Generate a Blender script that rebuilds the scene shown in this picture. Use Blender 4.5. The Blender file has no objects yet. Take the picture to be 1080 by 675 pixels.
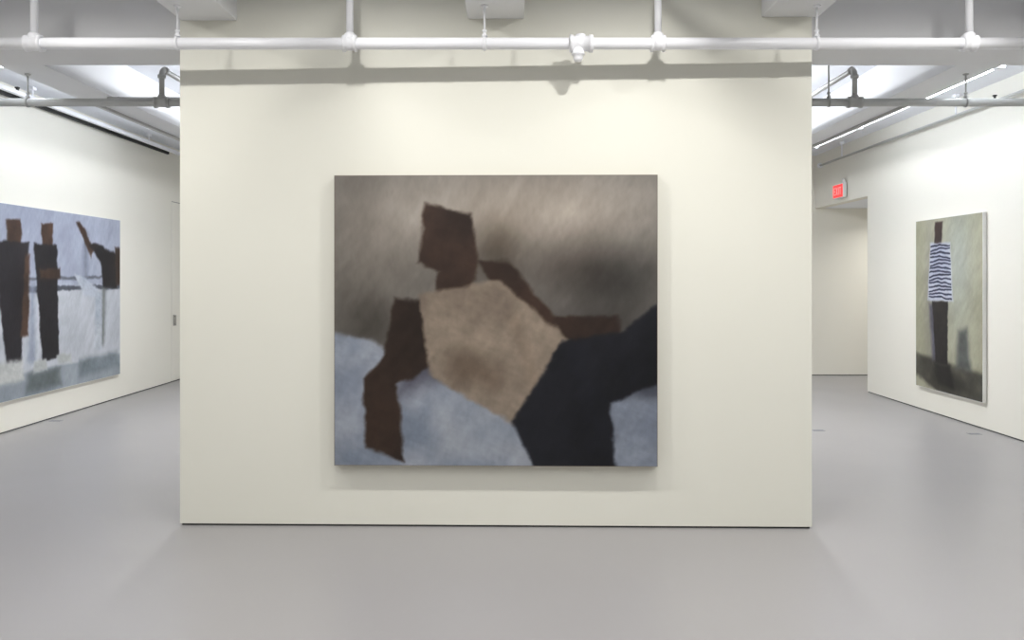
import bpy, bmesh, math, random
import numpy as np
from mathutils import Vector, Matrix
PI = math.pi
R_ = math.radians
C = bpy.context.scene.collection
CAMZ = 1.55

# ------------------------------------------------------------------ materials
def s2l(c):
    return tuple(((v/255)/12.92 if v/255 <= .04045 else (((v/255)+.055)/1.055)**2.4) for v in c)

def mat(name, rgb, rough=.5, spec=.5, metal=0, var=.03, scale=3, bump=0, bscale=200, emit=None, estr=0, stretch=(1,1,1), coat=0):
    m = bpy.data.materials.new(name); m.use_nodes = True
    nt = m.node_tree; b = nt.nodes['Principled BSDF']
    b.inputs['Roughness'].default_value = rough
    b.inputs['Specular IOR Level'].default_value = spec
    b.inputs['Metallic'].default_value = metal
    b.inputs['Coat Weight'].default_value = coat
    tc = nt.nodes.new('ShaderNodeTexCoord'); mp = nt.nodes.new('ShaderNodeMapping')
    mp.inputs['Scale'].default_value = stretch
    nt.links.new(tc.outputs['Object'], mp.inputs[0])
    n = nt.nodes.new('ShaderNodeTexNoise'); n.inputs['Scale'].default_value = scale; n.inputs['Detail'].default_value = 4
    nt.links.new(mp.outputs[0], n.inputs['Vector'])
    mx = nt.nodes.new('ShaderNodeMix'); mx.data_type = 'RGBA'
    nt.links.new(n.outputs['Fac'], mx.inputs[0])
    mx.inputs[6].default_value = tuple(v*(1-var) for v in rgb)+(1,)
    mx.inputs[7].default_value = tuple(min(1, v*(1+var)) for v in rgb)+(1,)
    nt.links.new(mx.outputs[2], b.inputs['Base Color'])
    if bump:
        n2 = nt.nodes.new('ShaderNodeTexNoise'); n2.inputs['Scale'].default_value = bscale
        nt.links.new(tc.outputs['Object'], n2.inputs['Vector'])
        bp = nt.nodes.new('ShaderNodeBump'); bp.inputs['Strength'].default_value = bump; bp.inputs['Distance'].default_value = .002
        nt.links.new(n2.outputs['Fac'], bp.inputs['Height']); nt.links.new(bp.outputs[0], b.inputs['Normal'])
    if emit:
        b.inputs['Emission Color'].default_value = tuple(emit)+(1,); b.inputs['Emission Strength'].default_value = estr
    return m

M = {}
M['wall'] = mat('gallery_wall_paint', (.785, .78, .705), .55, .3, var=.012, scale=1.5, bump=.15, bscale=150)
M['wall_side'] = mat('side_wall_paint', (.785, .765, .695), .55, .3, var=.012, scale=1.5, bump=.15, bscale=150)
M['ceil'] = mat('ceiling_paint', (.80, .82, .87), .6, .3, var=.02, scale=2, bump=.2, bscale=60)
M['beam'] = mat('beam_paint', (.75, .755, .77), .55, .3, var=.03, scale=2.5, bump=.2, bscale=60)
M['pipe'] = mat('white_pipe_enamel', (.88, .89, .93), .35, .5, var=.02, scale=8)
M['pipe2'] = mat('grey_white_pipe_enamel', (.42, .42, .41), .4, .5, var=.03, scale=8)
M['black'] = mat('black_track_enamel', (.008, .008, .008), .5, .3)
M['dark'] = mat('gap_shade_and_clamp_dark', (.06, .06, .058), .7, .2)  # shade colour for the wall-foot gaps, also the dark clamps and brackets
M['groove'] = mat('door_joint_shade', (.30, .29, .27), .7, .2)
M['cover'] = mat('floor_cover_metal', (.25, .26, .29), .4, .5)
M['cover_slot'] = mat('floor_cover_slot', (.16, .165, .18), .5, .4)
M['steel'] = mat('brushed_steel', (.35, .34, .32), .35, .5, metal=.9, var=.05, scale=40)
M['tube'] = mat('fluorescent_tube_glass', (.9, .9, .9), .4, emit=(.88, .935, 1), estr=41)
M['tube_bright'] = mat('high_output_tube_glass', (.9, .9, .9), .4, emit=(.92, .955, 1), estr=105)
M['exit_red'] = mat('exit_sign_red_face', s2l((235, 60, 60)), .4, emit=(1, .055, .055), estr=.75)
M['exit_letter'] = mat('exit_sign_letters', s2l((255, 190, 190)), .4, emit=(1, .12, .11), estr=.85)
M['sign_white'] = mat('sign_white_plastic', (.75, .75, .73), .4)
M['canvas_edge'] = mat('raw_canvas_edge', s2l((120, 110, 98)), .8, .2, var=.1, scale=30)
M['canvas_white'] = mat('white_primed_edge', (.78, .78, .76), .7, .2, var=.04, scale=30)
M['wood'] = mat('stretcher_pine', s2l((190, 160, 120)), .7, .2, var=.1, scale=12, stretch=(1, 1, 8))

def floor_mat():
    m = mat('polished_grey_floor', s2l((153, 151, 152)), .3, .5, var=.02, scale=.9)
    nt = m.node_tree; b = nt.nodes['Principled BSDF']
    tc = nt.nodes.new('ShaderNodeTexCoord'); n = nt.nodes.new('ShaderNodeTexNoise'); n.inputs['Scale'].default_value = 1.3; n.inputs['Detail'].default_value = 5
    nt.links.new(tc.outputs['Object'], n.inputs['Vector'])
    r = nt.nodes.new('ShaderNodeMapRange'); r.inputs[3].default_value = .30; r.inputs[4].default_value = .38
    nt.links.new(n.outputs['Fac'], r.inputs[0]); nt.links.new(r.outputs[0], b.inputs['Roughness'])
    return m
M['floor'] = floor_mat()

# ------------------------------------------------------------------ mesh helpers
def box(bm, x0, x1, y0, y1, z0, z1):
    v = [bm.verts.new(p) for p in ((x0,y0,z0),(x1,y0,z0),(x1,y1,z0),(x0,y1,z0),(x0,y0,z1),(x1,y0,z1),(x1,y1,z1),(x0,y1,z1))]
    for f in ((3,2,1,0),(4,5,6,7),(0,1,5,4),(1,2,6,5),(2,3,7,6),(3,0,4,7)):
        bm.faces.new([v[i] for i in f])
    return v

def lathe(bm, prof, a, axis, n=24):
    """prof = [(distance along the axis, radius)], a = origin, axis = unit vector"""
    ax = Vector(axis).normalized(); u = ax.orthogonal().normalized(); w = ax.cross(u); a = Vector(a)
    rings = []
    for d, r in prof:
        rings.append([bm.verts.new(a+ax*d+(u*math.cos(2*PI*k/n)+w*math.sin(2*PI*k/n))*r) for k in range(n)])
    for i in range(len(rings)-1):
        for k in range(n):
            f = bm.faces.new([rings[i][k], rings[i][(k+1) % n], rings[i+1][(k+1) % n], rings[i+1][k]]); f.smooth = True
    bm.faces.new(rings[0][::-1]); bm.faces.new(rings[-1])

def tube(bm, pts, r, n=16):
    pts = [Vector(p) for p in pts]; rings = []; u = None
    for i, p in enumerate(pts):
        t = (pts[min(i+1, len(pts)-1)]-pts[max(i-1, 0)]).normalized()
        u = t.orthogonal().normalized() if u is None else (u-t*u.dot(t)).normalized()
        w = t.cross(u)
        rings.append([bm.verts.new(p+(u*math.cos(2*PI*k/n)+w*math.sin(2*PI*k/n))*r) for k in range(n)])
    for i in range(len(rings)-1):
        for k in range(n):
            f = bm.faces.new([rings[i][k], rings[i][(k+1) % n], rings[i+1][(k+1) % n], rings[i+1][k]]); f.smooth = True
    bm.faces.new(rings[0][::-1]); bm.faces.new(rings[-1])

def torus(bm, c, axis, R, r, n=28, m=10, flat=1):
    ax = Vector(axis).normalized(); u = ax.orthogonal().normalized(); w = ax.cross(u); c = Vector(c)
    g = []
    for i in range(n):
        d = u*math.cos(2*PI*i/n)+w*math.sin(2*PI*i/n)
        g.append([bm.verts.new(c+d*(R+r*math.cos(2*PI*j/m))+ax*r*flat*math.sin(2*PI*j/m)) for j in range(m)])
    for i in range(n):
        for j in range(m):
            f = bm.faces.new([g[i][j], g[(i+1) % n][j], g[(i+1) % n][(j+1) % m], g[i][(j+1) % m]]); f.smooth = True

def link(name, bm, m, parent=None, bevel=0, loc=None):
    me = bpy.data.meshes.new(name)
    bmesh.ops.recalc_face_normals(bm, faces=bm.faces)
    bm.to_mesh(me); bm.free(); me.materials.append(m)
    o = bpy.data.objects.new(name, me); C.objects.link(o)
    if parent: o.parent = parent
    if loc: o.location = loc
    if bevel:
        b = o.modifiers.new('bevel', 'BEVEL'); b.width = bevel; b.segments = 2; b.limit_method = 'ANGLE'
    return o

def bx(name, d, m, parent=None, bevel=0):
    bm = bmesh.new(); box(bm, *d); return link(name, bm, m, parent, bevel)

def struct(name, boxes, m, label=None, bevel=0):
    bm = bmesh.new()
    for d in boxes: box(bm, *d)
    o = link(name, bm, m, None, bevel); o['kind'] = 'structure'
    if label: o['label'] = label
    return o

def thing(name, label, cat, loc=(0,0,0), group=None, rz=0):
    o = bpy.data.objects.new(name, None); C.objects.link(o); o.location = loc; o.rotation_euler = (0,0,rz)
    o.empty_display_size = .1
    o['label'] = label; o['category'] = cat
    if group: o['group'] = group
    return o

def copy_thing(root, loc, label):
    r = root.copy(); C.objects.link(r); r.location = loc; r['label'] = label
    for ch in [c for c in root.children]:
        c = ch.copy(); C.objects.link(c); c.parent = r
        for g in list(ch.children):
            d = g.copy(); C.objects.link(d); d.parent = c
    return r

# ------------------------------------------------------------------ room shell
XL, XR, YB, YR, ZC = -5.10, 4.86, 12.16, -6.0, 3.52
HDR = 2.68       # opening height in the right wall
G = .013         # shadow gap at the wall foot
struct('floor', [(-5.4, 8.2, YR-.2, YB+.2, -.15, 0)], M['floor'])
struct('ceiling', [(-5.4, 8.2, YR-.2, YB+.2, ZC, ZC+.15)], M['ceil'])
struct('wall_left', [(XL-.15, XL, YR, YB, G, ZC)], M['wall_side'])
struct('wall_right', [(XR, XR+.15, YR, 10.37, G, ZC), (XR, XR+.15, 10.37, YB, HDR, ZC)], M['wall_side'])
struct('wall_back', [(XL-.15, 8.15, YB, YB+.15, G, ZC)], M['wall_side'])
struct('wall_rear', [(XL-.15, XR+.15, YR-.15, YR, G, ZC)], M['wall'])
struct('wall_passage', [(XR+.15, 8.0, 10.22, 10.37, G, HDR), (8.0, 8.15, 10.22, YB, G, HDR)], M['wall_side'])
struct('ceiling_passage', [(XR+.15, 8.15, 10.22, YB, HDR, HDR+.12)], M['ceil'])
struct('gap_shade_left', [(XL-.10, XL-.008, YR, YB, 0, G)], M['dark'])  # dark inset strips: shade of the open wall-foot gap, put in as colour
struct('gap_shade_right', [(XR+.008, XR+.10, YR, 10.36, 0, G)], M['dark'])
struct('gap_shade_back', [(XL, 8.0, YB+.008, YB+.1, 0, G)], M['dark'])

# the free-standing partition the large painting hangs on (turned by about one degree)
PL, PR = Vector((-2.087, 4.768)), Vector((1.857, 4.698))
ang = math.atan2(PR.y-PL.y, PR.x-PL.x); PW = (PR-PL).length
o = struct('wall_center', [(0, PW, 0, .85, G, ZC)], M['wall'], 'broad cream partition wall carrying the largest painting')
o.location = (PL.x, PL.y, 0); o.rotation_euler = (0, 0, ang)
o = struct('gap_shade_center', [(.01, PW-.01, .01, .84, 0, G)], M['dark']); o.location = (PL.x, PL.y, 0); o.rotation_euler = (0, 0, ang)  # same dark strip, coloured as the shade under the partition

# ceiling beams: one cross girder and five long joists, running over the partition
struct('ceiling_beam', [(XL, XR, 4.90, 5.30, 3.04, ZC)], M['beam'], 'deep painted cross beam running wall to wall above the partition', .006)
JX = [-3.73, -1.90, -.10, 1.72, 3.55]
for i, x in enumerate(JX):
    end = 4.895 if i in (0, 4) else PL.y+(x-PL.x)*math.tan(ang)
    struct('ceiling_joist', [(x-.175, x+.175, YR, end, 3.17, ZC)], M['beam'],
           ['painted joist nearest the left wall', 'painted joist above the left edge of the partition', 'painted joist above the middle of the partition',
            'painted joist above the right edge of the partition', 'painted joist nearest the right wall'][i]+', on the viewer\'s side of the cross beam', .006)
    struct('ceiling_joist', [(x-.175, x+.175, 5.30, YB, 3.17, ZC)], M['beam'], None, .006)

# flush door in the left wall, its leaf partly behind the partition
d = bpy.data.objects.new('door_1', None); C.objects.link(d); d['kind'] = 'structure'; d.location = (XL, 11.36, 0)
bm = bmesh.new(); box(bm, .0005, .0015, .0, .74, .02, 2.712); link('door_gap', bm, M['groove'], d)
bm = bmesh.new(); box(bm, 0, .006, .0015, .7385, .022, 2.700); link('door_leaf', bm, M['wall_side'], d, .001)
bm = bmesh.new(); box(bm, .006, .010, .04, .085, .84, 1.01); box(bm, .010, .03, .05, .065, .86, .875); box(bm, .010, .03, .05, .065, .975, .99); box(bm, .03, .042, .045, .07, .845, 1.005)
link('door_handle', bm, M['steel'], d, .002)

# ------------------------------------------------------------------ sprinkler pipes
def tee(parent, p, r, L, m, up=True):
    """coupling collar around an X-running pipe with an upward branch socket"""
    bm = bmesh.new(); x, y, z = p
    lathe(bm, [(0, r*1.05), (.002, r*1.42), (L*.18, r*1.42), (L*.22, r*1.2), (L*.78, r*1.2), (L*.82, r*1.42), (L-.002, r*1.42), (L, r*1.05)], (x-L/2, y, z), (1,0,0), 28)
    if up: lathe(bm, [(0, r*1.0), (r*1.55, r*.95), (r*1.6, r*.9), (r*1.85, r*.7)], (x, y, z), (0,0,1), 24)
    return link('tee_fitting', bm, m, parent)

PIPE_Z, PIPE_Y, PR_ = 2.945, 4.50, .0345
main = thing('sprinkler_pipe', 'thick white sprinkler pipe crossing the whole view in front of the partition', 'pipe', (0, PIPE_Y, PIPE_Z))
bm = bmesh.new(); lathe(bm, [(0, PR_), (XR-XL-.004, PR_)], (XL+.002, 0, 0), (1,0,0), 32); link('pipe', bm, M['pipe'], main)
for tx in (-2.835, -.962, .866, 2.712):
    w = .10 if tx < -2 else .085
    tee(main, (tx, 0, 0), PR_, w, M['pipe'])
    bm = bmesh.new(); rr = .021
    pts = [(tx, 0, PR_*1.2), (tx, 0, .33)]+[(tx, -.06*(1-math.cos(a)), .33+.06*math.sin(a)) for a in (.3, .6, .9, 1.2, PI/2)]+[(tx, -4.0, .39)]
    tube(bm, pts, rr, 18); link('riser', bm, M['pipe'], main)
# wide coupling with a capped drop
bm = bmesh.new(); cx = .41
lathe(bm, [(0, .036), (.003, .052), (.022, .052), (.024, .045), (.116, .045), (.118, .052), (.139, .052), (.142, .036)], (cx-.071, 0, 0), (1,0,0), 28)
lathe(bm, [(0, .03), (.052, .03), (.055, .022)], (cx-.004, 0, 0), (0,0,1), 20)
link('coupling', bm, M['pipe'], main)
bm = bmesh.new(); lathe(bm, [(.0, .036), (.055, .036), (.058, .040), (.066, .040), (.070, .029), (.092, .028), (.104, .021), (.108, .008)], (cx-.018, 0, 0), (0,0,-1), 24)
link('drop_cap', bm, M['pipe'], main)

def hanger(label, loc, ztop, r, m, group):
    """loc = pipe centre; ring around the pipe, swivel, rod and ceiling flange"""
    t = thing('pipe_hanger', label, 'pipe hanger', loc, group)
    bm = bmesh.new(); torus(bm, (0,0,0), (1,0,0), r+.0035, .0035, 28, 8, 2.6); link('ring', bm, m, t)
    bm = bmesh.new(); lathe(bm, [(r+.006, .017), (r+.014, .017), (r+.02, .011), (r+.034, .009), (r+.036, .014), (r+.046, .014), (r+.048, .006)], (0,0,0), (0,0,1), 16); link('swivel', bm, m, t)
    bm = bmesh.new(); lathe(bm, [(r+.04, .0065), (ztop-loc[2]-.006, .0065)], (0,0,0), (0,0,1), 12); link('rod', bm, m, t)
    bm = bmesh.new(); lathe(bm, [(ztop-loc[2]-.012, .012), (ztop-loc[2]-.006, .022), (ztop-loc[2], .022)], (0,0,0), (0,0,1), 16); link('flange', bm, m, t)
    return t
for x, lb in ((-1.985, 'white rod hanger on the thick pipe at the partition\'s left edge'), (-.163, 'white rod hanger on the thick pipe above the middle of the partition'),
              (1.808, 'white rod hanger on the thick pipe at the partition\'s right edge')):
    hanger(lb, (x, PIPE_Y, PIPE_Z), 3.17, PR_, M['pipe'], 'hangers of the thick pipe in front')

P2Y, P2Z, P2R = 6.0, 2.945, .032
sec = thing('sprinkler_pipe', 'grey looking sprinkler pipe running behind the cross beam, seen left and right of the partition', 'pipe', (0, P2Y, P2Z))
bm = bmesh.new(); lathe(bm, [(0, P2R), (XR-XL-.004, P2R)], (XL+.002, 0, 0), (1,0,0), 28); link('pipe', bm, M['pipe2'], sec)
for tx in (-2.77, 2.71):
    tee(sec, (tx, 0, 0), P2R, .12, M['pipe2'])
    bm = bmesh.new()
    tube(bm, [(tx, 0, P2R*1.2), (tx, 0, .215)]+[(tx, .05*(1-math.cos(a)), .215+.05*math.sin(a)) for a in (.3, .6, .9, 1.2, PI/2)]+[(tx, 6.0, .265)], .021, 18)
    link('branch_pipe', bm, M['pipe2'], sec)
    bm = bmesh.new(); lathe(bm, [(.19, .029), (.192, .031), (.215, .031), (.217, .022)], (tx, 0, 0), (0,0,1), 18)
    lathe(bm, [(.045, .022), (.047, .031), (.07, .031), (.072, .022)], (tx, 0, .265), (0,1,0), 18)
    link('elbow', bm, M['pipe2'], sec)
for x, zt, lb in ((-3.83, 3.17, 'thin rod hanger on the rear pipe near the left wall'), (3.59, 3.17, 'thin rod hanger on the rear pipe near the right wall'),
                  (2.505, ZC, 'thin rod hanger on the rear pipe just right of the partition')):
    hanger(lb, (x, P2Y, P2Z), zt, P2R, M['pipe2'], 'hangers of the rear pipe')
# thin conduit crossing under the joist on the left
cd = thing('conduit', 'thin grey conduit crossing just above the rear pipe left of the partition', 'conduit', (-3.2, 6.75, 3.158))
bm = bmesh.new(); lathe(bm, [(0, .009), (2.3, .009)], (-.4, 0, 0), (1,0,0), 12); link('pipe', bm, M['pipe2'], cd)
bm = bmesh.new(); torus(bm, (-.3, 0, 0), (1,0,0), .011, .003, 16, 8, 3); link('clip', bm, M['pipe2'], cd)
bm = bmesh.new(); torus(bm, (.98, 0, 0), (1,0,0), .011, .003, 16, 8, 3); link('clip', bm, M['pipe2'], cd)

# ------------------------------------------------------------------ fluorescent battens
def batten(label, loc, group, side=1, drop=0):
    t = thing('fluorescent_light', label, 'light fixture', loc, group)
    L = 1.2
    bm = bmesh.new(); box(bm, -.018, .018, 0, L, .03, .085+drop); box(bm, -.03, .03, 0, .03, -.03, .03); box(bm, -.03, .03, L-.03, L, -.03, .03)
    link('housing', bm, M['pipe'], t, .004)
    bm = bmesh.new(); lathe(bm, [(.03, .014), (.045, .019), (L-.045, .019), (L-.03, .014)], (0,0,0), (0,1,0), 10); link('lamp_tube', bm, M['tube'], t)
    return t
proto = None
ys = [8.36-1.205*k for k in range(4)]
nl = ['farthest', 'second farthest', 'third farthest', 'nearest']
for side, X, nm in ((-1, -3.975, 'left'), (1, 3.82, 'right')):
    for k, y in enumerate(ys):
        lb = f'{nl[k]} tube light in the row beside the joist by the {nm} wall'
        if proto is None: proto = batten(lb, (X, y, 3.225), 'tube lights along the side joists', drop=ZC-3.225-.086)
        else: copy_thing(proto, (X, y, 3.225), lb)
for X, nm in ((-2.42, 'left'), (2.30, 'right')):
    for k, y in enumerate((9.3, 8.0, 6.7)):
        c = copy_thing(proto, (X, y, 3.225), f'{nl[k]} tube light hidden in the bay behind the partition, {nm} side'); c['group'] = 'tube lights in the bays behind the partition'
        for q in c.children:
            if q.name.startswith('lamp_tube'): q.data = q.data.copy(); q.data.materials[0] = M['tube_bright']

# ------------------------------------------------------------------ wall-side rails
def rail_bracket(parent, y, ztop, m=None):
    bm = bmesh.new(); lathe(bm, [(0, .009), (ztop, .009)], (0, y, .0), (0,0,1), 12); box(bm, -.022, .022, y-.03, y+.03, ztop-.03, ztop); link('drop_rod', bm, m or M['pipe'], parent)
rl = thing('lighting_rail', 'white hung rail running along the top of the left wall', 'rail', (-4.93, 0, 3.402))
bm = bmesh.new(); box(bm, -.025, .025, 1.0, 11.7, -.02, .02); link('channel', bm, M['pipe'], rl, .003)
for y in (10.3, 7.8, 5.3): rail_bracket(rl, y, ZC-3.402)
bm = bmesh.new(); box(bm, -.01, .01, 7.55, 7.57, .02, .045); box(bm, -.017, .017, 7.545, 7.575, .045, .058); link('clamp', bm, M['dark'], rl)
tk = thing('lighting_track', 'black straight track along the top of the left wall under the white rail', 'track', (-5.01, 0, 3.382))
bm = bmesh.new(); box(bm, -.0175, .0175, 1.0, 11.05, -.022, .022); link('channel', bm, M['black'], tk, .003)
for y in (10.2, 7.9, 5.6): bx('bracket', (-.01, .055, y, y+.03, .022, .03), M['dark'], tk)
rr = thing('lighting_rail', 'slim round rail hung along the top of the right wall', 'rail', (4.74, 0, 3.292))
bm = bmesh.new(); lathe(bm, [(1.0, .016), (11.65, .016)], (0,0,0), (0,1,0), 16); link('channel', bm, M['pipe2'], rr)
bm = bmesh.new(); lathe(bm, [(11.65, .022), (11.655, .038), (11.69, .038), (11.70, .03)], (0,0,0), (0,1,0), 18); link('end_cap', bm, M['pipe'], rr)
for y in (10.9, 8.1, 5.2): rail_bracket(rr, y, ZC-3.292)
bm = bmesh.new(); box(bm, -.008, .008, 7.44, 7.455, .014, .05); box(bm, -.016, .016, 7.435, 7.46, .05, .062); link('clamp', bm, M['dark'], rr)
# slim strut rails fixed beneath the outer edges of the side joists
for X, nm in ((-3.84, 'left'), (3.66, 'right')):
    t = thing('strut_channel', f'slim painted strut fixed under the joist nearest the {nm} wall', 'strut', (X, 0, 3.17), 'struts under the side joists')
    bm = bmesh.new(); box(bm, -.02, .02, 6.9, 12.0, -.026, 0); link('channel', bm, M['pipe2'], t, .002)
    bm = bmesh.new(); box(bm, -.03, .03, 9.9, 9.96, -.045, -.026); link('bracket', bm, M['pipe'], t, .002)

# ------------------------------------------------------------------ exit sign on the header of the opening
ex = thing('exit_sign', 'small red lit exit sign on the header above the opening in the right wall', 'exit sign', (XR-.05, 11.13, 2.835))
bm = bmesh.new(); box(bm, -.028, .028, -.17, .17, -.105, .105); link('housing', bm, M['sign_white'], ex, .006)
fc = None
bm = bmesh.new(); box(bm, -.031, -.0275, -.16, .16, -.092, .092); fc = link('lit_face', bm, M['exit_red'], ex, .001)
# block letters E X I T, read from the room; the reading direction runs from far (+y) to near (-y)
bm = bmesh.new()
def lb_(y0, y1, z0, z1): box(bm, -.034, -.0305, -y1, -y0, z0, z1)
h, tw = .055, .014
x = -.13; lb_(x, x+tw, -h, h); [lb_(x, x+.05, z, z+tw) for z in (-h, -tw/2, h-tw)]
x = -.06
for s in (1, -1):
    v = [(-.034, -(x+(0 if s > 0 else .046)), -h), (-.034, -(x+(.014 if s > 0 else .060)), -h), (-.034, -(x+(.060 if s > 0 else .014)), h), (-.034, -(x+(.046 if s > 0 else 0)), h)]
    a = [bm.verts.new(p) for p in v]; b = [bm.verts.new((p[0]+.0035, p[1], p[2])) for p in v]
    bm.faces.new(a); bm.faces.new(b[::-1])
    for k in range(4): bm.faces.new([a[k], a[(k+1) % 4], b[(k+1) % 4], b[k]])
lb_(.022, .036, -h, h)
lb_(.055, .115, h-tw, h); lb_(.078, .092, -h, h)
link('letters', bm, M['exit_letter'], fc)
bm = bmesh.new(); box(bm, .02, .05, -.10, .06, -.05, .05); box(bm, -.02, .02, -.16, -.11, .105, .135); lathe(bm, [(0, .022), (.03, .022), (.034, .012)], (-.01, -.135, .135), (0,0,1), 16)
link('bracket', bm, M['sign_white'], ex, .002)

# ------------------------------------------------------------------ small floor covers
fo = None
for (x, y, lb) in ((-4.97, 8.27, 'small flat floor cover near the left wall'), (4.62, 7.58, 'small flat floor cover near the right wall'), (3.13, 7.75, 'small faint floor cover beside the right edge of the partition')):
    if fo is None:
        fo = thing('floor_cover', lb, 'floor cover', (x, y, 0), 'floor covers')
        bm = bmesh.new(); box(bm, -.06, .06, -.035, .035, 0, .003); link('plate', bm, M['cover'], fo, .001)
        bm = bmesh.new(); box(bm, -.05, .05, -.012, .012, .003, .0036); link('slot', bm, M['cover_slot'], fo)
    else: copy_thing(fo, (x, y, 0), lb)

# ------------------------------------------------------------------ paintings: plain loose colour forms on canvas
def vnoise(U, V, f, seed, oct=4):
    rng = np.random.RandomState(seed); out = np.zeros_like(U); amp = 1; tot = 0
    for o_ in range(oct):
        g = rng.rand(64, 64); x = U*f; y = V*f; xi = np.floor(x).astype(int); yi = np.floor(y).astype(int)
        fx = x-xi; fy = y-yi; fx = fx*fx*(3-2*fx); fy = fy*fy*(3-2*fy)
        a = g[xi % 64, yi % 64]; b = g[(xi+1) % 64, yi % 64]; c = g[xi % 64, (yi+1) % 64]; d_ = g[(xi+1) % 64, (yi+1) % 64]
        out += amp*((a*(1-fx)+b*fx)*(1-fy)+(c*(1-fx)+d_*fx)*fy); tot += amp; amp *= .5; f *= 2.03
    return out/tot

def sd_poly(U, V, pts):
    d2 = np.full(U.shape, 1e9); ins = np.zeros(U.shape, bool); n = len(pts)
    for i in range(n):
        ax, ay = pts[i]; bx_, by = pts[(i+1) % n]; ex_, ey = bx_-ax, by-ay
        t = np.clip(((U-ax)*ex_+(V-ay)*ey)/(ex_*ex_+ey*ey+1e-12), 0, 1)
        d2 = np.minimum(d2, (U-ax-t*ex_)**2+(V-ay-t*ey)**2)
        cond = ((ay > V) != (by > V)) & (U < (bx_-ax)*(V-ay)/((by-ay) if by != ay else 1e-9)+ax)
        ins ^= cond
    return np.sqrt(d2)*np.where(ins, -1, 1)

def sd_band(U, V, pts):
    """polyline with a radius at each point: (u, v, r)"""
    best = np.full(U.shape, 1e9)
    for i in range(len(pts)-1):
        ax, ay, ar = pts[i]; bx_, by, br = pts[i+1]; ex_, ey = bx_-ax, by-ay
        t = np.clip(((U-ax)*ex_+(V-ay)*ey)/(ex_*ex_+ey*ey+1e-12), 0, 1)
        best = np.minimum(best, np.hypot(U-ax-t*ex_, V-ay-t*ey)-(ar+(br-ar)*t))
    return best

def smooth_poly(pts, n=0):
    for _ in range(n):
        q = []
        for i in range(len(pts)):
            a = pts[i]; b = pts[(i+1) % len(pts)]
            q += [(a[0]*.75+b[0]*.25, a[1]*.75+b[1]*.25), (a[0]*.25+b[0]*.75, a[1]*.25+b[1]*.75)]
        pts = q
    return pts

def paint(W, H, nu, nv, bg, layers, seed, rag=.008):
    """colours over u (0..W/H from the left edge) and v (0..1 from the top)"""
    u = np.linspace(0, W/H, nu); v = np.linspace(0, 1, nv); U, V = np.meshgrid(u, v)
    wu = U+rag*2*(vnoise(U+3, V+1, 22, seed)-.5); wv = V+rag*2*(vnoise(U+7, V+5, 22, seed+1)-.5)
    col = bg(U, V)
    for i, L in enumerate(layers):
        kind, pts, c, soft = L[:4]; c2 = L[4] if len(L) > 4 else None; al = L[5] if len(L) > 5 else 1
        d_ = sd_poly(wu, wv, smooth_poly(pts)) if kind == 'poly' else sd_band(wu, wv, pts)
        m_ = np.clip(.5-d_/(2*soft), 0, 1); m_ = (m_*m_*(3-2*m_)*al)[..., None]
        n_ = vnoise(U*1.0+i, V*1.0+i*2, 7, seed+10+i, 5)[..., None]
        n_ = np.clip((n_-.5)*2.4+.5, 0, 1)
        cc = np.array(c, float) if c2 is None else np.array(c)*(1-n_)+np.array(c2)*n_
        cc = cc*(.94+.12*vnoise(U*.8+V*.5, V*2.2-U, 30, seed+40+i, 3)[..., None])
        col = col*(1-m_)+cc*m_
    # brush drag, in two directions that take turns over the surface
    k_ = np.clip((vnoise(U+4, V+4, 3, seed+70)-.5)*6+.5, 0, 1)
    s1 = vnoise((U*.8+V*.6)*5+9, (U*-.6+V*.8)*1.6+9, 8, seed+71, 4); s2 = vnoise((U*.5-V*.86)*.9+9, (U*.86+V*.5)*4+9, 8, seed+72, 4)
    st = (s1*k_+s2*(1-k_)-.5)[..., None]
    return np.clip(col*(1+.10*st)+5*st, 0, 255)

def blob(U, V, cu, cv, ru, rv):
    return np.exp(-(((U-cu)/ru)**2+((V-cv)/rv)**2))[..., None]

def canvas_mat(name, k=1.0):
    m = bpy.data.materials.new(name); m.use_nodes = True; nt = m.node_tree; b = nt.nodes['Principled BSDF']
    a = nt.nodes.new('ShaderNodeVertexColor'); a.layer_name = 'pigment'
    tc = nt.nodes.new('ShaderNodeTexCoord')
    n = nt.nodes.new('ShaderNodeTexNoise'); n.inputs['Scale'].default_value = 35; n.inputs['Detail'].default_value = 6
    mp = nt.nodes.new('ShaderNodeMapping'); mp.inputs['Scale'].default_value = (1, 1, .45); mp.inputs['Rotation'].default_value = (0, .6, 0)
    nt.links.new(tc.outputs['Object'], mp.inputs[0]); nt.links.new(mp.outputs[0], n.inputs['Vector'])
    mr = nt.nodes.new('ShaderNodeMapRange'); mr.inputs[3].default_value = .70*k; mr.inputs[4].default_value = .92*k
    nt.links.new(n.outputs['Fac'], mr.inputs[0])
    mx = nt.nodes.new('ShaderNodeVectorMath'); mx.operation = 'SCALE'
    nt.links.new(a.outputs[0], mx.inputs[0]); nt.links.new(mr.outputs[0], mx.inputs['Scale'])
    nt.links.new(mx.outputs[0], b.inputs['Base Color'])
    b.inputs['Roughness'].default_value = .5; b.inputs['Specular IOR Level'].default_value = .3
    bp = nt.nodes.new('ShaderNodeBump'); bp.inputs['Strength'].default_value = .25; bp.inputs['Distance'].default_value = .003
    nt.links.new(n.outputs['Fac'], bp.inputs['Height']); nt.links.new(bp.outputs[0], b.inputs['Normal'])
    return m
M['paintwork'] = canvas_mat('oil_paint_on_canvas')

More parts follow.
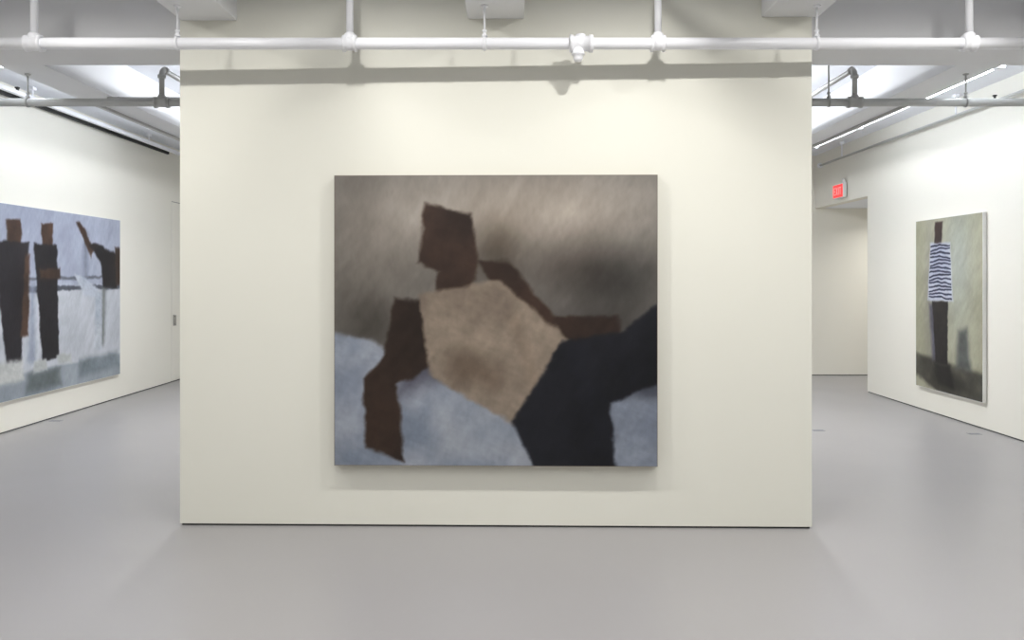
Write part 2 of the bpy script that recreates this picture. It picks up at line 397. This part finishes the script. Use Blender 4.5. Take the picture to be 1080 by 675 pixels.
def painting(label, W, H, T, col, loc, rz, edge):
    """local frame: x along the canvas, -y towards the viewer, z up, origin at the bottom left back corner"""
    t = thing('painting', label, 'painting', loc, None, rz)
    nv, nu, _ = col.shape
    me = bpy.data.meshes.new('painted_canvas')
    xs = np.linspace(0, W, nu); zs = np.linspace(H, 0, nv); X, Z = np.meshgrid(xs, zs)
    Y = np.full_like(X, -T); co = np.stack([X, Y, Z], -1).reshape(-1, 3)
    i = np.arange(nv*nu).reshape(nv, nu); q = np.stack([i[1:, :-1], i[1:, 1:], i[:-1, 1:], i[:-1, :-1]], -1).reshape(-1, 4)
    me.from_pydata(co.tolist(), [], q.tolist())
    c = col.reshape(-1, 3)/255; lin = np.where(c <= .04045, c/12.92, ((c+.055)/1.055)**2.4)
    at = me.color_attributes.new('pigment', 'FLOAT_COLOR', 'POINT')
    at.data.foreach_set('color', np.concatenate([lin, np.ones((len(lin), 1))], 1).astype(np.float32).ravel())
    me.materials.append(M['paintwork'])
    o = bpy.data.objects.new('painted_canvas', me); C.objects.link(o); o.parent = t
    bm = bmesh.new(); e = .003
    for d_ in ((-e, 0, -T-.0005, -.001, -e, H+e), (W, W+e, -T-.0005, -.001, -e, H+e), (0, W, -T-.0005, -.001, -e, 0), (0, W, -T-.0005, -.001, H, H+e)): box(bm, *d_)
    link('canvas_edge', bm, edge, t)
    bm = bmesh.new(); w = .05
    for d_ in ((0, w, -T+.002, 0, 0, H), (W-w, W, -T+.002, 0, 0, H), (w, W-w, -T+.002, 0, 0, w), (w, W-w, -T+.002, 0, H-w, H), (W/2-w/2, W/2+w/2, -T+.012, -.005, w, H-w)): box(bm, *d_)
    link('stretcher', bm, M['wood'], t)
    return t

# --- large central picture
WC, HC = 1.985, 1.785
def bg_center(U, V):
    n = vnoise(U+2, V+9, 3.0, 5, 5)[..., None]; n2 = vnoise(U, V, 9, 8, 4)[..., None]
    base = np.array((115, 111, 106.))*np.ones(U.shape+(1,))
    base += (n-.5)*45+(n2-.5)*20
    base += blob(U, V, .55, .12, .42, .16)*np.array((44, 40, 36))
    base += blob(U, V, .85, .13, .35, .13)*np.array((30, 27, 24))
    base += blob(U, V, .12, .25, .20, .22)*np.array((14, 12, 10))
    base -= blob(U, V, .80, .32, .17, .12)*np.array((36, 38, 38))
    base -= blob(U, V, .98, .36, .16, .12)*np.array((44, 42, 40))
    base -= blob(U, V, .56, .24, .09, .12)*np.array((46, 48, 50))
    base -= blob(U, V, .13, .52, .12, .10)*np.array((42, 42, 42))
    base -= blob(U, V, .88, .52, .20, .06)*np.array((34, 34, 32))
    return base
A = 1.113
L = [
 ('poly', [(-.1, .53), (.10, .56), (.22, .62), (.45, .68), (.75, .86), (.80, 1.1), (-.1, 1.1)], (126, 136, 152), .012, (160, 166, 178)),
 ('poly', [(.24, .62), (.36, .62), (.42, .70), (.30, .72), (.22, .78)], (70, 68, 82), .04, (50, 48, 60), .75),
 ('poly', [(.0, .60), (.10, .66), (.10, .9), (-.05, .98)], (168, 174, 186), .05, (140, 148, 164), .7),
 ('poly', [(.35, .78), (.55, .80), (.70, .98), (.35, .98)], (172, 176, 184), .06, (140, 148, 160), .7),
 ('poly', [(.94, .70), (1.2, .60), (1.2, 1.1), (.95, 1.1)], (122, 130, 146), .015, (146, 154, 168)),
 ('poly', [(.94, .68), (1.2, .58), (1.2, .78), (1.0, .76)], (70, 72, 84), .04, (58, 60, 70), .9),
 # brown patches
 ('poly', [(.31, .10), (.47, .13), (.50, .30), (.46, .46), (.35, .43), (.36, .33), (.29, .30)], (44, 33, 28), .010, (66, 49, 41)),
 ('poly', [(.21, .42), (.34, .43), (.33, .66), (.22, .72), (.24, .99), (.11, .94), (.10, .70), (.17, .62)], (42, 32, 27), .010, (60, 45, 37)),
 ('poly', [(.50, .29), (.61, .30), (.76, .49), (.98, .48), (.98, .58), (.74, .60), (.58, .46)], (45, 34, 29), .010, (64, 47, 39)),
 # tan block
 ('poly', [(.29, .41), (.57, .36), (.81, .57), (.62, .86), (.33, .69)], (124, 111, 99), .010, (150, 136, 121)),
 ('band', [(.45, .66, .06), (.55, .70, .03)], (94, 80, 68), .05, (112, 96, 82), .8),
 ('band', [(.62, .50, .02), (.70, .74, .02)], (120, 104, 92), .03, (140, 124, 108), .7),
 # near-black wedge
 ('poly', [(.61, .85), (.79, .57), (.98, .54), (1.2, .38), (1.2, .68), (.95, .78), (.98, 1.15), (.77, 1.15)], (17, 18, 24), .010, (27, 28, 35)),
 ('band', [(.84, .62, .03), (.92, .90, .03)], (30, 32, 42), .05, (22, 24, 32), .6),
]
colC = paint(WC, HC, 340, 306, bg_center, L, 21, .013)

T = .065
a0 = Vector((PL.x, PL.y)); dirv = Vector((math.cos(ang), math.sin(ang)))
s0 = (-1.094-PL.x)/math.cos(ang)
p0 = a0+dirv*s0
painting('largest painting, taupe, tan and near-black forms, hung alone on the partition', WC, HC, T, colC, (p0.x, p0.y, CAMZ-1.150), ang, M['canvas_edge'])

# --- picture on the left wall (its near end runs out of the frame)
WL, HL = 3.3, 1.975
AL = WL/HL      # u runs 0..AL from the near (left) end to the far (right) end
def U_(m): return (3.3-m)/HL    # metres from the far end
def bg_left(U, V):
    n = vnoise(U+2, V+9, 3.5, 15, 5)[..., None]
    b = np.array((168, 174, 192.))*np.ones(U.shape+(1,))+(n-.5)*46
    low = np.clip((V-.40)/.05, 0, 1)[..., None]
    b = b*(1-low)+(np.array((196, 200, 208.))+(n-.5)*50)*low
    fl = np.clip((V-.86+.05*(n[..., 0]-.5))/.02, 0, 1)[..., None]
    return b*(1-fl)+(np.array((150, 158, 166.))+(n-.5)*60)*fl
dk, dk2, br, br2 = (24, 22, 26), (34, 31, 36), (56, 39, 31), (78, 56, 44)
L = [
 ('poly', [(U_(2.9), .375), (U_(0), .36), (U_(0), .375), (U_(2.9), .395)], (108, 112, 122), .008, (88, 92, 102)),
 ('poly', [(U_(3.4), .425), (U_(0), .415), (U_(0), .445), (U_(3.4), .455)], (98, 102, 112), .008, (72, 76, 86)),
 ('band', [(U_(1.78), .42, .02), (U_(1.80), .80, .03)], (150, 158, 176), .03, (130, 140, 160), .8),
 ('band', [(U_(.78), .12, .022), (U_(.80), .40, .022)], (132, 140, 156), .03, (110, 118, 132), .9),
 ('band', [(U_(.38), .45, .022), (U_(.42), .78, .018)], (126, 130, 132), .03, (100, 106, 104), .9),
 ('poly', [(U_(1.85), .88), (U_(1.30), .88), (U_(1.28), .98), (U_(1.88), .98)], (74, 82, 82), .03, (100, 108, 108), .85),
 ('poly', [(U_(.92), .86), (U_(.1), .85), (U_(.0), .95), (U_(.95), .96)], (104, 114, 120), .03, (128, 138, 146), .85),
 # upright dark bars with brown caps, a leaning dark slab and pale strokes
 ('poly', [(U_(2.20), .08), (U_(1.98), .07), (U_(1.96), .21), (U_(2.18), .21)], br, .010, br2),
 ('poly', [(U_(1.64), .08), (U_(1.42), .07), (U_(1.44), .20), (U_(1.62), .21)], br, .010, br2),
 ('poly', [(U_(2.34), .19), (U_(1.84), .19), (U_(1.90), .50), (U_(1.98), .85), (U_(2.18), .85), (U_(2.30), .5)], dk, .010, dk2),
 ('poly', [(U_(1.76), .19), (U_(1.36), .19), (U_(1.32), .82), (U_(1.62), .83)], dk, .010, dk2),
 ('poly', [(U_(1.90), .25), (U_(1.82), .25), (U_(1.86), .68), (U_(1.98), .68)], br, .012, br2),
 ('poly', [(U_(1.66), .33), (U_(1.30), .32), (U_(1.30), .38), (U_(1.66), .385)], br, .012, br2),
 ('poly', [(U_(2.34), .80), (U_(1.94), .80), (U_(1.92), .91), (U_(2.34), .92)], (196, 198, 196), .02, (160, 164, 164)),
 ('poly', [(U_(1.76), .82), (U_(1.54), .82), (U_(1.52), .88), (U_(1.78), .885)], (198, 200, 198), .012, (170, 174, 174)),
 ('poly', [(U_(1.36), .81), (U_(1.08), .81), (U_(1.06), .865), (U_(1.34), .86)], (198, 200, 198), .012, (170, 174, 174)),
 ('poly', [(U_(1.02), .35), (U_(.86), .36), (U_(.50), .45), (U_(.54), .50), (U_(.82), .48)], (196, 202, 212), .012, (170, 178, 194)),
 ('poly', [(U_(.58), .46), (U_(.44), .46), (U_(.44), .82), (U_(.60), .82)], (198, 204, 212), .015, (172, 180, 194)),
 ('poly', [(U_(.98), .05), (U_(.90), .04), (U_(.60), .20), (U_(.68), .25)], br, .012, br2),
 ('poly', [(U_(.72), .17), (U_(.58), .16), (U_(.10), .22), (U_(.08), .44), (U_(.40), .43), (U_(.46), .28)], dk, .012, (40, 32, 34)),
 ('poly', [(U_(.12), .18), (U_(-.05), .18), (U_(-.05), .42), (U_(.10), .42)], (50, 36, 30), .012, br),
 ('poly', [(U_(2.86), .08), (U_(2.64), .08), (U_(2.64), .21), (U_(2.86), .21)], br, .010, br2),
 ('poly', [(U_(3.0), .20), (U_(2.50), .20), (U_(2.56), .50), (U_(2.62), .84), (U_(2.90), .84)], dk, .010, dk2),
 ('poly', [(U_(2.44), .38), (U_(2.34), .38), (U_(2.36), .64), (U_(2.44), .64)], (60, 44, 36), .010, br),
]
colL = paint(WL, HL, 420, 250, bg_left, L, 61, .012)
painting('wide pale blue painting with dark upright forms, hung on the left wall', WL, HL, .04, colL, (XL+.006, 9.78-WL, .325), PI/2, M['canvas_white'])

# --- tall picture on the right wall (left edge of the canvas is the far one)
WR, HR = 1.28, 1.945
AR = WR/HR      # .658
def bg_right(U, V):
    n = vnoise(U+2, V+9, 4, 25, 5)[..., None]
    b = np.array((168, 166, 144.))*np.ones(U.shape+(1,))+(n-.5)*34
    b += blob(U, V, .44, .25, .13, .4)*np.array((0, 6, 18))
    b -= blob(U, V, .16, .45, .06, .5)*np.array((18, 18, 8))
    return b
L = [
 ('poly', [(-.05, .80), (.20, .815), (.50, .84), (.75, .86), (.75, 1.1), (.50, 1.1), (.10, .96), (.0, .93)], (92, 90, 78), .02, (62, 60, 54)),
 ('poly', [(.18, .86), (.45, .88), (.60, .98), (.20, .98)], (40, 38, 36), .04, (60, 58, 50), .85),
 ('poly', [(.44, .64), (.52, .62), (.56, .85), (.42, .85)], (64, 66, 66), .03, (96, 100, 100), .9),
 ('poly', [(.15, .50), (.22, .50), (.23, .83), (.18, .83)], (96, 94, 112), .02, (70, 68, 82), .9),
 ('poly', [(.21, .02), (.29, .02), (.275, .15), (.20, .15)], (42, 32, 32), .008, (66, 50, 46)),
 ('poly', [(.16, .14), (.36, .14), (.39, .48), (.13, .48)], (206, 210, 222), .010, (184, 190, 208)),
]
for k in range(15):     # loose navy bars across the pale block
    v0 = .155+.0215*k; w0 = .03*math.sin(k*1.7)
    L.append(('band', [(.165-.0015*k, v0+.008+w0*.2, .0045), (.25, v0-.003, .0058), (.355+.0015*k, v0+.007-w0*.2, .0045)], (24, 26, 50), .0035, (44, 46, 74)))
L += [
 ('poly', [(.18, .48), (.34, .48), (.335, .84), (.215, .84)], (30, 27, 28), .008, (44, 40, 38)),
 ('poly', [(.20, .84), (.36, .84), (.40, .97), (.24, .96)], (24, 22, 22), .02, (40, 38, 36), .9),
]
colR = paint(WR, HR, 220, 330, bg_right, L, 91, .007)
painting('tall narrow olive painting with a striped pale block, hung on the right wall', WR, HR, .04, colR, (XR-.006, 9.04, .285), -PI/2, M['canvas_white'])

# ------------------------------------------------------------------ lights
def area(name, loc, size, power, col, sy=None, rot=(0,0,0), shape=None, spread=150):
    l = bpy.data.lights.new(name, 'AREA'); l.energy = power; l.color = col
    l.shape = shape or ('RECTANGLE' if sy else 'DISK'); l.size = size
    if sy: l.size_y = sy
    l.spread = R_(spread)
    o = bpy.data.objects.new(name, l); C.objects.link(o); o.location = loc; o.rotation_euler = rot
    return o
WARM, NEUT, COOL = (1, .98, .94), (1, .985, .965), (.90, .95, 1)
# downlights in the joist bays in front of the partition
for x in (-2.80, -.92, .74, 2.62): area('downlight', (x, 3.50, 3.44), .12, 33, WARM, spread=167)
# rows of tube lights in the bays nearer the viewer
for x in (-2.81, -1.0, .81, 2.63):
    area('tube_row', (x, .3, 3.40), .10, 37, NEUT, 4.5, spread=168)
for x in (-4.4, 4.3):
    area('tube_row', (x, 2.2, 3.40), .10, 14, COOL, 5.0)
for x in (-2.81, 2.63):
    area('downlight', (x+(.3 if x < 0 else -.3), 8.3, 3.14), .10, 52, WARM)
area('passage_light', (6.2, 11.3, 2.66), .5, 20, WARM)

w = bpy.data.worlds.new('World'); bpy.context.scene.world = w; w.use_nodes = True
w.node_tree.nodes['Background'].inputs[0].default_value = (.8, .82, .85, 1); w.node_tree.nodes['Background'].inputs[1].default_value = .05

# ------------------------------------------------------------------ camera
F = 800
cam = bpy.data.cameras.new('Camera'); cam.sensor_width = 36; cam.lens = F/1080*36; cam.shift_y = -(337.5-294)/1080
co = bpy.data.objects.new('Camera', cam); C.objects.link(co); co.location = (0, 0, CAMZ); co.rotation_euler = (PI/2, 0, 0)
cam.clip_end = 100
sc = bpy.context.scene; sc.camera = co
sc.view_settings.view_transform = 'Standard'; sc.view_settings.look = 'None'; sc.view_settings.gamma = 1
sc.view_settings.use_curve_mapping = False; sc.view_settings.exposure = -0.1
sc.cycles.use_denoising = True; sc.cycles.max_bounces = 10; sc.cycles.diffuse_bounces = 8
sc.cycles.sample_clamp_indirect = 6
